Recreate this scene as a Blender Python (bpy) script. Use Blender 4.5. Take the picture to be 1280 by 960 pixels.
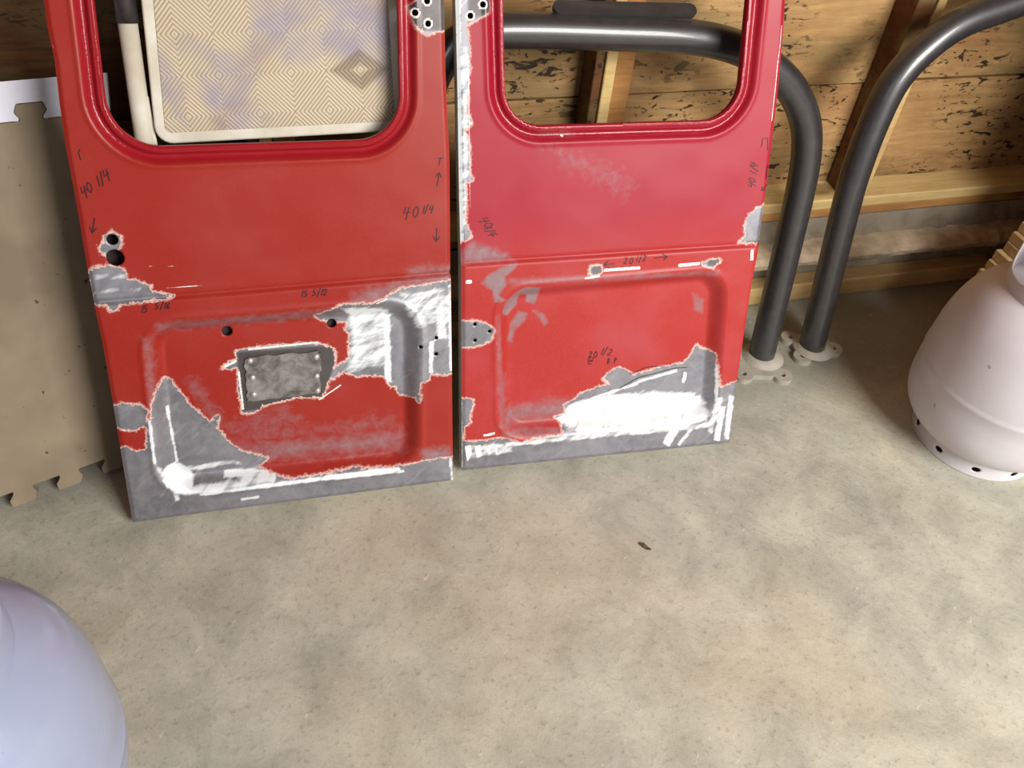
import bpy, bmesh, math, random
import numpy as np
from mathutils import Matrix, Vector

random.seed(4)
for o in list(bpy.data.objects):
    bpy.data.objects.remove(o)
S = bpy.context.scene
COL = S.collection

# ------------------------------------------------------------------ camera
F, CAM_H = 1085.0, 1.18
CAM = np.array([0.0, 0.0, CAM_H])
_X = np.array([4360.0, -570.0, F])
_D = np.array([-(-570.0 * 1110 + F * F) / 4360.0, 1110.0, F])
_X /= np.linalg.norm(_X); _D /= np.linalg.norm(_D)
_Z = -_D; _Y = np.cross(_Z, _X)
RC = np.array([_X, _Y, _Z])            # rows: world axes in camera space (x right, y down, z forward)
cd = bpy.data.cameras.new('camera'); cam = bpy.data.objects.new('camera', cd); COL.objects.link(cam)
cd.sensor_fit = 'HORIZONTAL'; cd.sensor_width = 36; cd.lens = F * 36 / 1280; cd.clip_start = 0.02
M = np.eye(4); M[:3, 0] = RC[:, 0]; M[:3, 1] = -RC[:, 1]; M[:3, 2] = -RC[:, 2]; M[:3, 3] = CAM
cam.matrix_world = Matrix(M.tolist())
S.camera = cam

# ------------------------------------------------------------------ world, light, exposure
W = bpy.data.worlds.new('world'); S.world = W; W.use_nodes = True
bg = W.node_tree.nodes['Background']
bg.inputs[0].default_value = (0.88, 0.93, 1.0, 1); bg.inputs[1].default_value = 0.30

def area(name, loc, target, sx, sy, power, color):
    d = bpy.data.lights.new(name, 'AREA'); d.shape = 'RECTANGLE'; d.size = sx; d.size_y = sy
    d.energy = power; d.color = color
    o = bpy.data.objects.new(name, d); COL.objects.link(o); o.location = loc
    o.rotation_euler = (Vector(target) - Vector(loc)).to_track_quat('-Z', 'Y').to_euler()
    return o
area('garage_opening_daylight', (1.5, -1.35, 1.85), (0.75, 0.9, 0.1), 1.3, 1.2, 128, (1.0, 0.975, 0.94))
area('left_fill', (-1.6, -1.8, 2.0), (0.2, 0.9, 0.2), 1.2, 1.2, 5, (0.86, 0.93, 1.0))  # weak fill lamp added from the left, no opening is known there
S.view_settings.view_transform = 'Standard'; S.view_settings.look = 'None'
S.view_settings.gamma = 1.0; S.view_settings.exposure = 0.0
S.view_settings.use_curve_mapping = False

# ------------------------------------------------------------------ helpers
def ray(p):
    return RC @ np.array([(p[0] - 640) / F, (p[1] - 480) / F, 1.0])
def on_floor(p, z=0.0):
    r = ray(p); return CAM + r * ((z - CAM_H) / r[2])
def on_plane(p, A, n):
    r = ray(p); return CAM + r * (np.dot(A - CAM, n) / np.dot(r, n))
def at_y(p, y):
    r = ray(p); return CAM + r * (y / r[1])

def link(name, me, mat=None, parent=None, smooth=False):
    o = bpy.data.objects.new(name, me); COL.objects.link(o)
    if mat is not None:
        for m in (mat if isinstance(mat, (list, tuple)) else [mat]): me.materials.append(m)
    if smooth:
        me.polygons.foreach_set('use_smooth', [True] * len(me.polygons))
    if parent: o.parent = parent
    return o
def mesh(name, V, Fc):
    me = bpy.data.meshes.new(name); me.from_pydata([tuple(map(float, v)) for v in V], [], [tuple(map(int, f)) for f in Fc]); me.update()
    return me
def empty(name, loc=(0, 0, 0), mat=None):
    o = bpy.data.objects.new(name, None); COL.objects.link(o); o.empty_display_size = 0.05
    if mat is not None: o.matrix_world = mat
    else: o.location = loc
    return o
def tag(o, label, cat, group=None):
    o['label'] = label; o['category'] = cat
    if group: o['group'] = group
    return o
def box_mesh(name, lo, hi, bevel=0.0, seg=1, jitter=0.0):
    bm = bmesh.new(); bmesh.ops.create_cube(bm, size=1)
    for v in bm.verts:
        v.co = Vector([lo[i] + (v.co[i] + .5) * (hi[i] - lo[i]) + random.uniform(-jitter, jitter) for i in range(3)])
    if bevel: bmesh.ops.bevel(bm, geom=bm.edges[:], offset=bevel, segments=seg, affect='EDGES', profile=.5)
    me = bpy.data.meshes.new(name); bm.to_mesh(me); bm.free(); return me
def box(name, lo, hi, mat, parent=None, bevel=0.0, seg=1, jitter=0.0):
    return link(name, box_mesh(name, lo, hi, bevel, seg, jitter), mat, parent)

def catmull(P, n=8):
    P = [np.array(p, float) for p in P]; Q = [2 * P[0] - P[1]] + P + [2 * P[-1] - P[-2]]; out = []
    for i in range(1, len(Q) - 2):
        a, b, c, d = Q[i - 1], Q[i], Q[i + 1], Q[i + 2]
        for k in range(n):
            t = k / n
            out.append(.5 * (2 * b + (c - a) * t + (2 * a - 5 * b + 4 * c - d) * t * t + (3 * b - a - 3 * c + d) * t ** 3))
    out.append(P[-1]); return np.array(out)
def tube_mesh(name, path, rad, seg=20, cap=True):
    path = np.array(path, float); n = len(path); rad = np.broadcast_to(rad, (n,))
    T = np.gradient(path, axis=0); T /= np.linalg.norm(T, axis=1)[:, None]
    up = np.array([0, 1.0, 0.02]); V = []; Fc = []
    a = np.cross(T[0], up); 
    if np.linalg.norm(a) < .1: a = np.cross(T[0], [1.0, 0, 0])
    for i in range(n):
        a = a - np.dot(a, T[i]) * T[i]; a /= np.linalg.norm(a); b = np.cross(T[i], a)
        for k in range(seg):
            t = 2 * math.pi * k / seg; V.append(path[i] + rad[i] * (math.cos(t) * a + math.sin(t) * b))
    for i in range(n - 1):
        for k in range(seg):
            k2 = (k + 1) % seg; Fc.append((i * seg + k, i * seg + k2, (i + 1) * seg + k2, (i + 1) * seg + k))
    if cap:
        Fc.append(tuple(range(seg))[::-1]); Fc.append(tuple((n - 1) * seg + k for k in range(seg)))
    me = mesh(name, V, Fc); me.polygons.foreach_set('use_smooth', [len(p.vertices) == 4 for p in me.polygons]); return me
def lathe_mesh(name, prof, seg=72, c=(0, 0)):
    V = []; Fc = []
    for r, z in prof:
        for k in range(seg):
            t = 2 * math.pi * k / seg; V.append((c[0] + r * math.cos(t), c[1] + r * math.sin(t), z))
    for i in range(len(prof) - 1):
        for k in range(seg):
            k2 = (k + 1) % seg; Fc.append((i * seg + k, i * seg + k2, (i + 1) * seg + k2, (i + 1) * seg + k))
    me = mesh(name, V, Fc); me.polygons.foreach_set('use_smooth', [True] * len(me.polygons)); return me
def sphere_mesh(name, c, r, squash=1.0, n=np.array([0, 0, 1.0])):
    bm = bmesh.new(); bmesh.ops.create_uvsphere(bm, u_segments=10, v_segments=6, radius=r)
    for v in bm.verts: v.co.z *= squash; v.co += Vector(c)
    me = bpy.data.meshes.new(name); bm.to_mesh(me); bm.free()
    me.polygons.foreach_set('use_smooth', [True] * len(me.polygons)); return me
def extrude_poly(name, pts, z0, z1):
    n = len(pts); V = [(p[0], p[1], z0) for p in pts] + [(p[0], p[1], z1) for p in pts]
    Fc = [tuple(range(n))[::-1], tuple(range(n, 2 * n))] + [(i, (i + 1) % n, n + (i + 1) % n, n + i) for i in range(n)]
    bm = bmesh.new(); me = mesh(name, V, Fc); bm.from_mesh(me)
    bmesh.ops.recalc_face_normals(bm, faces=bm.faces[:]); bmesh.ops.triangulate(bm, faces=[f for f in bm.faces if len(f.verts) > 4])
    bm.to_mesh(me); bm.free(); return me

# ---- 2D signed distances (numpy)
def poly_sdf(poly, U, V):
    """negative inside"""
    poly = np.array(poly, float); x = U.ravel(); y = V.ravel()
    d2 = np.full(x.shape, 1e9); ins = np.zeros(x.shape, bool); n = len(poly)
    lo = poly.min(0) - .05; hi = poly.max(0) + .05
    near = (x > lo[0]) & (x < hi[0]) & (y > lo[1]) & (y < hi[1]); xs = x[near]; ys = y[near]
    dd = np.full(xs.shape, .0025); ii = np.zeros(xs.shape, bool)
    for i in range(n):
        a = poly[i]; b = poly[(i + 1) % n]; e = b - a; L = max(np.dot(e, e), 1e-12)
        t = np.clip(((xs - a[0]) * e[0] + (ys - a[1]) * e[1]) / L, 0, 1)
        dd = np.minimum(dd, (xs - a[0] - t * e[0]) ** 2 + (ys - a[1] - t * e[1]) ** 2)
        if abs(e[1]) > 1e-12:
            ii ^= ((a[1] > ys) != (b[1] > ys)) & (xs < e[0] * (ys - a[1]) / e[1] + a[0])
    out = np.full(x.shape, .05); s = np.sqrt(dd); out[near] = np.where(ii, -s, s)
    return out.reshape(U.shape)
def round_poly(C, r, n=10):
    C = [np.array(c, float) for c in C]; out = []; m = len(C)
    for i in range(m):
        p, c, q = C[i - 1], C[i], C[(i + 1) % m]; a = (p - c) / np.linalg.norm(p - c); b = (q - c) / np.linalg.norm(q - c)
        ang = math.acos(np.clip(np.dot(a, b), -1, 1)); t = r / math.tan(ang / 2); bis = (a + b) / np.linalg.norm(a + b)
        o = c + bis * (r / math.sin(ang / 2)); s = c + a * t; e = c + b * t
        a0 = math.atan2(*(s - o)[::-1]); a1 = math.atan2(*(e - o)[::-1]); d = (a1 - a0 + math.pi) % (2 * math.pi) - math.pi
        out += [o + r * np.array([math.cos(a0 + d * k / n), math.sin(a0 + d * k / n)]) for k in range(n + 1)]
    return np.array(out)
def sstep(a, b, x):
    t = np.clip((x - a) / (b - a), 0, 1); return t * t * (3 - 2 * t)
def vnoise(U, V, s, seed=0):
    rng = np.random.default_rng(seed); G = rng.random((128, 128)); x = U * s + 300; y = V * s + 300
    i = np.floor(x).astype(int); j = np.floor(y).astype(int); fx = x - i; fy = y - j
    fx = fx * fx * (3 - 2 * fx); fy = fy * fy * (3 - 2 * fy); g = lambda a, b: G[a % 128, b % 128]
    return (g(i, j) * (1 - fx) + g(i + 1, j) * fx) * (1 - fy) + (g(i, j + 1) * (1 - fx) + g(i + 1, j + 1) * fx) * fy
def cut_sheet(U, V, sdf):
    """grid sheet, sdf>0 kept; boundary vertices snapped on sdf=0.  returns U,V,faces,boundary edges"""
    ny, nx = U.shape; gy, gx = np.gradient(sdf); 
    du = np.gradient(U, axis=1); dv = np.gradient(V, axis=0)
    gx = gx / du; gy = gy / dv; g = np.hypot(gx, gy) + 1e-6
    cen = (sdf[:-1, :-1] + sdf[1:, :-1] + sdf[:-1, 1:] + sdf[1:, 1:]) / 4; keep = cen > 0
    tk = np.zeros((ny, nx), bool); tr = np.zeros((ny, nx), bool)
    for a, b in ((0, 0), (0, 1), (1, 0), (1, 1)):
        tk[a:ny - 1 + a, b:nx - 1 + b] |= keep; tr[a:ny - 1 + a, b:nx - 1 + b] |= ~keep
    sn = tk & tr; lim = 1.5 * np.maximum(np.abs(du), np.abs(dv))
    mv = np.clip(-sdf, -lim, lim) / g
    U = np.where(sn, U + mv * gx / g, U); V = np.where(sn, V + mv * gy / g, V)
    idx = np.arange(ny * nx).reshape(ny, nx)
    f = np.stack([idx[:-1, :-1], idx[:-1, 1:], idx[1:, 1:], idx[1:, :-1]], -1)[keep]
    e = np.concatenate([f[:, [0, 1]], f[:, [1, 2]], f[:, [2, 3]], f[:, [3, 0]]]); key = np.sort(e, 1)
    _, first, cnt = np.unique(key[:, 0] * (ny * nx) + key[:, 1], return_index=True, return_counts=True)
    return U, V, f, e[first[cnt == 1]]
def compact(V, faces):
    used = np.unique(np.concatenate([np.array(f).ravel() for f in faces])); m = np.full(len(V), -1); m[used] = np.arange(len(used))
    return V[used], [m[np.array(f)] for f in faces], used
def np_mesh(name, V, quads):
    me = bpy.data.meshes.new(name); n = len(quads)
    me.vertices.add(len(V)); me.vertices.foreach_set('co', np.asarray(V, np.float32).ravel())
    me.loops.add(n * 4); me.loops.foreach_set('vertex_index', np.asarray(quads, np.int32).ravel())
    me.polygons.add(n); me.polygons.foreach_set('loop_start', np.arange(0, n * 4, 4, dtype=np.int32))
    me.polygons.foreach_set('use_smooth', np.ones(n, bool)); me.update(calc_edges=True); me.validate(); return me
def plate_mesh(name, U, V, sdf, thick, z0=0.0):
    """flat cut plate with thickness"""
    u, v, f, e = cut_sheet(U, V, sdf); n = u.size
    P = np.concatenate([np.c_[u.ravel(), v.ravel(), np.full(n, z0 + thick)], np.c_[u.ravel(), v.ravel(), np.full(n, z0)]])
    q = np.concatenate([f, f[:, ::-1] + n, np.c_[e[:, 1], e[:, 0], e[:, 0] + n, e[:, 1] + n]])
    P, (q,), _ = compact(P, [q]); me = np_mesh(name, P, q); me.polygons.foreach_set('use_smooth', np.zeros(len(q), bool)); return me

# ------------------------------------------------------------------ materials
def rgb(r, g, b):
    f = lambda c: (c / 255 / 12.92) if c / 255 <= .04045 else ((c / 255 + .055) / 1.055) ** 2.4
    return (f(r), f(g), f(b), 1)
class NT:
    def __init__(s, name):
        s.m = bpy.data.materials.new(name); s.m.use_nodes = True; s.t = s.m.node_tree; s.b = s.t.nodes['Principled BSDF']
    def n(s, typ, **kw):
        x = s.t.nodes.new(typ)
        for k, v in kw.items(): setattr(x, k, v)
        return x
    def put(s, sock, v):
        if hasattr(v, 'is_linked') or isinstance(v, bpy.types.NodeSocket): s.t.links.new(v, sock)
        else: sock.default_value = v
    def coord(s, kind='Object', scale=(1, 1, 1), rot=(0, 0, 0), loc=(0, 0, 0)):
        c = s.n('ShaderNodeTexCoord'); m = s.n('ShaderNodeMapping'); s.t.links.new(c.outputs[kind], m.inputs[0])
        m.inputs['Rotation'].default_value = rot; m.inputs['Location'].default_value = loc
        k = s.n('ShaderNodeMapping'); s.t.links.new(m.outputs[0], k.inputs[0]); k.inputs['Scale'].default_value = scale
        return k.outputs[0]
    def noise(s, vec, scale=5, detail=4, rough=.55, dist=0):
        x = s.n('ShaderNodeTexNoise'); s.t.links.new(vec, x.inputs['Vector']); x.inputs['Scale'].default_value = scale
        x.inputs['Detail'].default_value = detail; x.inputs['Roughness'].default_value = rough; x.inputs['Distortion'].default_value = dist
        return x.outputs['Fac']
    def math(s, op, a, b=0.0, c=0.0, clamp=False):
        x = s.n('ShaderNodeMath', operation=op, use_clamp=clamp); s.put(x.inputs[0], a); s.put(x.inputs[1], b); s.put(x.inputs[2], c); return x.outputs[0]
    def rng(s, v, a, b, c=0.0, d=1.0, smooth=False):
        x = s.n('ShaderNodeMapRange', interpolation_type='SMOOTHSTEP' if smooth else 'LINEAR'); s.put(x.inputs[0], v)
        for i, k in enumerate((a, b, c, d)): x.inputs[i + 1].default_value = k
        return x.outputs[0]
    def mix(s, f, a, b):
        x = s.n('ShaderNodeMix', data_type='RGBA'); s.put(x.inputs[0], f); s.put(x.inputs[6], a); s.put(x.inputs[7], b); return x.outputs[2]
    def attr(s, name):
        x = s.n('ShaderNodeAttribute', attribute_name=name); return x.outputs['Fac']
    def bump(s, h, dist=.001, strength=1.0):
        x = s.n('ShaderNodeBump'); s.put(x.inputs['Height'], h); x.inputs['Distance'].default_value = dist; x.inputs['Strength'].default_value = strength
        s.t.links.new(x.outputs[0], s.b.inputs['Normal'])
    def out(s, color=None, rough=None, metal=None, spec=None, coat=None):
        for k, v in (('Base Color', color), ('Roughness', rough), ('Metallic', metal), ('Specular IOR Level', spec), ('Coat Weight', coat)):
            if v is not None: s.put(s.b.inputs[k], v)
        return s.m
def plain(name, col, rough=.5, metal=0.0, var=.12, scale=25):
    t = NT(name); n = t.noise(t.coord(), scale, 5); d = tuple(c * (1 - var) for c in col[:3]) + (1,); l = tuple(min(1, c * (1 + var)) for c in col[:3]) + (1,)
    return t.out(t.mix(t.rng(n, .3, .7), d, l), rough, metal)

def concrete():
    t = NT('concrete'); v = t.coord()
    big = t.noise(v, 1.6, 5, .6); mid = t.noise(v, 9, 6, .65, .4); fine = t.noise(v, 90, 4, .7); streak = t.noise(t.coord(scale=(1, 5, 1), rot=(0, 0, .9)), 12, 5, .7)
    c = t.mix(t.rng(mid, .3, .72), rgb(154, 153, 140), rgb(197, 195, 178))
    c = t.mix(t.math('MULTIPLY', t.rng(big, .45, .7), .55), c, rgb(202, 186, 156))
    c = t.mix(t.math('MULTIPLY', t.rng(streak, .55, .75), .3), c, rgb(202, 192, 168))
    c = t.mix(t.math('MULTIPLY', t.rng(fine, .55, .72), .5), c, rgb(118, 108, 88))
    # greyer concrete near the wall
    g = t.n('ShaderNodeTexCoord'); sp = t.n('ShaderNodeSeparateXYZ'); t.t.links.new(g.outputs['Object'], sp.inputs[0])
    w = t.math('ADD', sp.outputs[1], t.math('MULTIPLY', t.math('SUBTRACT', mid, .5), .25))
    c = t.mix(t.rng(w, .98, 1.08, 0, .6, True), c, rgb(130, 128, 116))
    vo = t.n('ShaderNodeTexVoronoi'); t.t.links.new(v, vo.inputs[0]); vo.inputs['Scale'].default_value = 26
    spot = t.math('MULTIPLY', t.rng(vo.outputs['Distance'], .0, .1, 1, 0), t.rng(t.noise(v, 6, 2), .56, .62))
    c = t.mix(t.math('MULTIPLY', spot, .7), c, rgb(84, 74, 58))
    pale = t.math('MULTIPLY', t.rng(t.noise(t.coord(scale=(1, 2.4, 1), rot=(0, 0, -.7)), 34, 3, .6), .68, .72), .6)
    c = t.mix(pale, c, rgb(216, 205, 182))
    t.bump(t.math('ADD', t.math('MULTIPLY', fine, .35), t.math('ADD', mid, streak)), .004, .5)
    return t.out(c, t.rng(mid, .3, .7, .5, .75), 0, .4)

def planks(name, c1, c2, mold=.5, warm=0.0):
    t = NT(name); oi = t.n('ShaderNodeObjectInfo'); off = t.n('ShaderNodeVectorMath', operation='ADD')
    cm = t.n('ShaderNodeCombineXYZ'); 
    for i, k in enumerate((17.0, 5.0, 29.0)): t.t.links.new(t.math('MULTIPLY', oi.outputs['Random'], k), cm.inputs[i])
    tc = t.n('ShaderNodeTexCoord'); t.t.links.new(tc.outputs['Object'], off.inputs[0]); t.t.links.new(cm.outputs[0], off.inputs[1])
    def mp(sc):
        m = t.n('ShaderNodeMapping'); t.t.links.new(off.outputs[0], m.inputs[0]); m.inputs['Scale'].default_value = sc; return m.outputs[0]
    grain = t.noise(mp((3, 30, 30)), 3, 5, .6, .6); blot = t.noise(mp((1, 1.6, 1.6)), 3.2, 4, .6); st = t.noise(mp((1, 2.6, 2.6)), 24, 3, .6, .8)
    area_ = t.noise(mp((1, 1, 1)), 3.5, 2)
    c = t.mix(t.rng(grain, .3, .7), c1, c2)
    c = t.mix(t.math('MULTIPLY', t.rng(blot, .45, .68), .55), c, rgb(128, 84, 46))
    c = t.mix(t.math('MULTIPLY', t.rng(oi.outputs['Random'], 0, 1), .25), c, rgb(150, 92, 50))
    mk = t.math('MULTIPLY', t.rng(st, .57, .62), t.rng(area_, .4, .52)); 
    if warm: mk = t.math('MAXIMUM', mk, t.math('MULTIPLY', t.rng(t.noise(mp((1, 1.8, 1.8)), 62, 3, .6, .5), .62, .67), t.rng(area_, .38, .48))); c = t.mix(t.math('MULTIPLY', t.rng(t.noise(mp((.7, 2, 2)), 6, 4), .48, .62), .6), c, rgb(120, 104, 66))
    c = t.mix(t.math('MULTIPLY', mk, mold), c, rgb(38, 28, 22))
    # knots
    vo = t.n('ShaderNodeTexVoronoi'); t.t.links.new(mp((2.2, 4.5, 4.5)), vo.inputs[0]); vo.inputs['Scale'].default_value = 1.3
    c = t.mix(t.rng(vo.outputs['Distance'], .1, .16, .6, 0), c, rgb(88, 48, 24))
    t.bump(t.math('ADD', grain, t.math('MULTIPLY', st, .5)), .002, .6)
    return t.out(c, .72, 0, .3)

def paint(name, red1, red2, haze, hz, upper=None):
    """old red paint sanded through to bare steel; wear and painted shine come from mesh attributes"""
    t = NT(name); v = t.coord()
    n1 = t.noise(v, 7, 4, .6); n2 = t.noise(v, 70, 4, .65, .5); n3 = t.noise(v, 240, 3, .7); sp = t.noise(v, 900, 2, .6)
    base = t.mix(t.rng(sp, .3, .7), red1, red2)
    base = t.mix(t.math('MULTIPLY', t.rng(n1, .45, .68), hz), base, haze)  # pinkish reflection haze put into the paint colour, broken up by noise
    if upper:      # the upper half is a pinker red
        s_ = t.n('ShaderNodeSeparateXYZ'); t.t.links.new(v, s_.inputs[0])
        base = t.mix(t.math('MULTIPLY', t.rng(t.math('ADD', s_.outputs[1], t.math('MULTIPLY', n1, .12)), .42, .5), t.rng(n1, .3, .7, .95, .55)), base, upper)
    base = t.mix(t.math('MULTIPLY', t.rng(n3, .72, .8), .5), base, rgb(222, 150, 130))
    pr = t.math('ADD', t.attr('prim'), t.math('MULTIPLY', t.math('SUBTRACT', n2, .5), .95))
    col = t.mix(t.math('MULTIPLY', t.rng(pr, .12, 1.0), t.rng(t.attr('prim'), 0, .12, 0, .9)), base, t.mix(t.rng(n2, .3, .7), rgb(132, 112, 116), rgb(150, 130, 134)))
    d = t.math('ADD', t.attr('bare'), t.math('ADD', t.math('MULTIPLY', t.math('SUBTRACT', n2, .5), .014), t.math('MULTIPLY', t.math('SUBTRACT', n3, .5), .009)))
    bare = t.rng(d, .0004, -.0004); rim = t.math('MULTIPLY', t.rng(d, .0004, .0042, 1, 0), t.rng(n2, .3, .5, .45, 1))
    col = t.mix(rim, col, rgb(240, 204, 192))
    gl = t.attr('gloss'); col = t.mix(t.math('MULTIPLY', t.math('SUBTRACT', gl, bare), .75, clamp=True), col, rgb(150, 18, 36))
    st = t.noise(t.coord(scale=(1, 5, 1), rot=(0, 0, -.75)), 20, 4, .6, .4); st2 = t.noise(t.coord(scale=(1, 3.5, 1), rot=(0, 0, -.15)), 26, 4, .6, .4)
    met = t.mix(t.rng(n1, .35, .65), rgb(124, 124, 132), rgb(152, 151, 158)); met = t.mix(t.math('MULTIPLY', t.rng(n2, .4, .7), .5), met, rgb(168, 165, 168))
    met = t.mix(t.math('MULTIPLY', t.rng(st, .55, .72), .35), met, rgb(190, 188, 190))
    br = t.rng(t.math('ADD', t.attr('painted_shine'), t.math('MULTIPLY', t.math('SUBTRACT', t.math('MULTIPLY', t.math('ADD', st, st2), .5), .5), 2.6)), .34, .85, 0, .95)  # white reflections on the ground steel, painted into its colour
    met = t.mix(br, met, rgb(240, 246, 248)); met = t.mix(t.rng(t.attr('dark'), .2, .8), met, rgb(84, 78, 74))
    col = t.mix(bare, col, met)
    wht = t.rng(t.math('ADD', t.attr('white'), t.math('MULTIPLY', t.math('SUBTRACT', n3, .5), .5)), .45, .6)
    col = t.mix(wht, col, rgb(246, 238, 232))
    notw = t.math('SUBTRACT', 1.0, wht)
    metal = t.math('MULTIPLY', t.math('MULTIPLY', bare, notw), t.rng(br, 0, 1, .55, .25))
    rough = t.math('ADD', t.math('MULTIPLY', bare, t.rng(n2, .3, .7, .0, .1)), t.rng(n1, .3, .7, .38, .48))
    rough = t.math('MULTIPLY', rough, t.math('SUBTRACT', 1.0, t.math('MULTIPLY', gl, .6)))
    t.bump(t.math('ADD', t.math('MULTIPLY', gl, t.math('MULTIPLY', n3, .9)), t.math('ADD', t.math('MULTIPLY', bare, -.6), t.math('MULTIPLY', st, .05))), .0006, .6)
    return t.out(col, rough, metal, .35)

M_floor = concrete()
M_plank = planks('weathered_pine', rgb(170, 134, 86), rgb(206, 170, 116), .95, 1)
M_shaded = planks('shaded_pine', rgb(66, 40, 22), rgb(98, 64, 36), .8, 1)  # dark copy of the pine, shade painted into the wood colour
M_stud = planks('stud_pine', rgb(176, 122, 68), rgb(206, 156, 94), .15)
M_sill = planks('yellow_pine', rgb(216, 184, 118), rgb(236, 210, 150), .05)
M_pale = planks('pale_pine', rgb(206, 182, 134), rgb(228, 206, 160), .1)
M_dark = planks('dark_stained_wood', rgb(84, 54, 32), rgb(110, 74, 46), .5)
M_kerb = plain('kerb_cement', rgb(150, 138, 120), .8, 0, .22, 18)
M_lip = plain('kerb_lip_highlight', rgb(196, 176, 148), .8, 0, .25, 30)  # lighter than the kerb: the ledge's highlight is put into the colour
M_red_l = paint('red_paint_sanded', rgb(142, 33, 24), rgb(166, 44, 33), rgb(162, 70, 62), .25)
M_red_r = paint('crimson_paint_sanded', rgb(160, 36, 33), rgb(186, 58, 52), rgb(178, 70, 76), .6, rgb(160, 26, 52))
M_edge_red = plain('red_edge', rgb(170, 40, 44), .4, 0, .15, 30)
M_edge_metal = plain('bare_edge', rgb(206, 200, 194), .38, .5, .12, 60)
M_inner = plain('inner_primer', rgb(54, 40, 38), .7)
M_ink = plain('marker_ink', rgb(50, 10, 20), .5)
M_black = plain('black_powdercoat', rgb(44, 42, 43), .42, 0, .25, 60)
_b = M_black.node_tree.nodes['Principled BSDF']; _b.inputs['Specular IOR Level'].default_value = .85; _b.inputs['Coat Weight'].default_value = .4; _b.inputs['Coat Roughness'].default_value = .08
M_plate = plain('dusty_steel', rgb(172, 166, 152), .6, .1, .14, 40)
M_patch = None

# ------------------------------------------------------------------ setting
floor = box('floor', (-3.2, -3.0, -.1), (3.2, 1.46, 0), M_floor); floor['kind'] = 'structure'

wall = box('wall_back', (-2.2, 1.425, -.1), (2.2, 1.46, 2.5), M_dark); wall['kind'] = 'structure'
rows = [.235 + .228 * i for i in range(9)]
for i, z in enumerate(rows):
    cuts = [-2.2] + ([-.6, .0, 1.185] if i % 2 else [-1.2, .0, .585, 1.78]) + [2.2]
    for a, b in zip(cuts[:-1], cuts[1:]):
        y = 1.398 + random.uniform(-.003, .003)
        me = box_mesh('plank', (-(b - a) / 2 + .001, -.011, 0), ((b - a) / 2 - .001, .014, .223), .002, 1, .0012)
        p = link('plank', me, M_plank if b > .01 else M_shaded, wall); p.location = ((a + b) / 2, y + .012, z); p.rotation_euler = (0, random.uniform(-.002, .002), 0)  # left planks take the dark copy, shade behind the doors as colour
for x in (-1.82, -1.2, -.6, .0, .585, 1.185, 1.78):  # dark and pale strips put each stud's shaded side and lit front into colour
    if abs(x - 1.185) < .01:
        box('stud', (x - .024, 1.336, .24), (x + .014, 1.397, 2.5), M_shaded, wall, .0015)
        box('stud', (x + .016, 1.332, .24), (x + .034, 1.397, 2.5), M_sill, wall, .0015)
    else:
        box('stud', (x - .026, 1.338, .24), (x - .010, 1.397, 2.5), M_shaded, wall, .0015)
        box('stud', (x - .008, 1.334, .24), (x + .012, 1.397, 2.5), M_sill, wall, .0015)
        box('stud', (x + .014, 1.346, .24), (x + .050, 1.397, 2.5), M_stud, wall, .0015)
for a, b in ((-2.2, .62), (.622, 2.2)):
    box('sill_plate', (a, 1.330, .212), (b, 1.412, .238), M_sill, wall, .003, 1, .002)
    box('lower_sill', (a, 1.338, .188), (b, 1.412, .2115), M_stud, wall, .003, 1, .003)
# rough cement kerb below the sill plate, profile extruded along the wall
for a, b in ((-2.2, .4), (.403, 2.2)):
    n_ = 90; lp = [(1.345, .136), (1.310, .132), (1.292, .126), (1.284, .114), (1.290, .100), (1.345, .096)]; V = []; Fc = []
    for i, x in enumerate(np.linspace(a, b, n_)):
        w_ = random.uniform(-.004, .004)
        for k, (y, z) in enumerate(lp): V.append((x, y + (w_ + random.uniform(-.002, .002) if 0 < k < 5 else 0), z + random.uniform(-.0015, .0015)))
    m = len(lp)
    for i in range(n_ - 1):
        for k in range(m): Fc.append((i * m + k, i * m + (k + 1) % m, (i + 1) * m + (k + 1) % m, (i + 1) * m + k))
    Fc += [tuple(range(m))[::-1], tuple((n_ - 1) * m + k for k in range(m))]
    link('kerb_lip', mesh('kerb_lip', V, Fc), M_lip, wall)
prof = [(1.424, .187), (1.338, .187), (1.336, .150), (1.334, .130), (1.332, .122), (1.330, .110), (1.330, .098), (1.330, .09), (1.330, 0), (1.424, 0)]
N = 200; V = []; Fc = []; xs = np.linspace(-2.2, 2.2, N)
for i, x in enumerate(xs):
    for k, (y, z) in enumerate(prof):
        j = .004 if 1 < k < 8 else 0; V.append((x, y + random.uniform(-j, j), z + random.uniform(-j, j)))
m = len(prof)
for i in range(N - 1):
    for k in range(m - 1): Fc.append((i * m + k, i * m + k + 1, (i + 1) * m + k + 1, (i + 1) * m + k))
Fc += [tuple(range(m))[::-1], tuple((N - 1) * m + k for k in range(m))]
k_ = link('kerb', mesh('kerb', V, Fc), M_kerb, wall)
for a, b in ((-2.0, .2), (.205, 1.62)):
    box('floor_plank', (a, 1.290, .0), (b, 1.328, .048), M_sill, wall, .003, 1, .002)
wr = box('wall_right', (2.12, -.6, 0), (2.2, 1.42, 2.5), M_dark); wr['kind'] = 'structure'
wl = box('wall_left', (-2.2, -1.2, 0), (-2.12, 1.42, 2.5), M_dark); wl['kind'] = 'structure'
ce = box('ceiling', (-2.2, -1.2, 2.5), (2.2, 1.46, 2.56), M_dark); ce['kind'] = 'structure'
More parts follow.
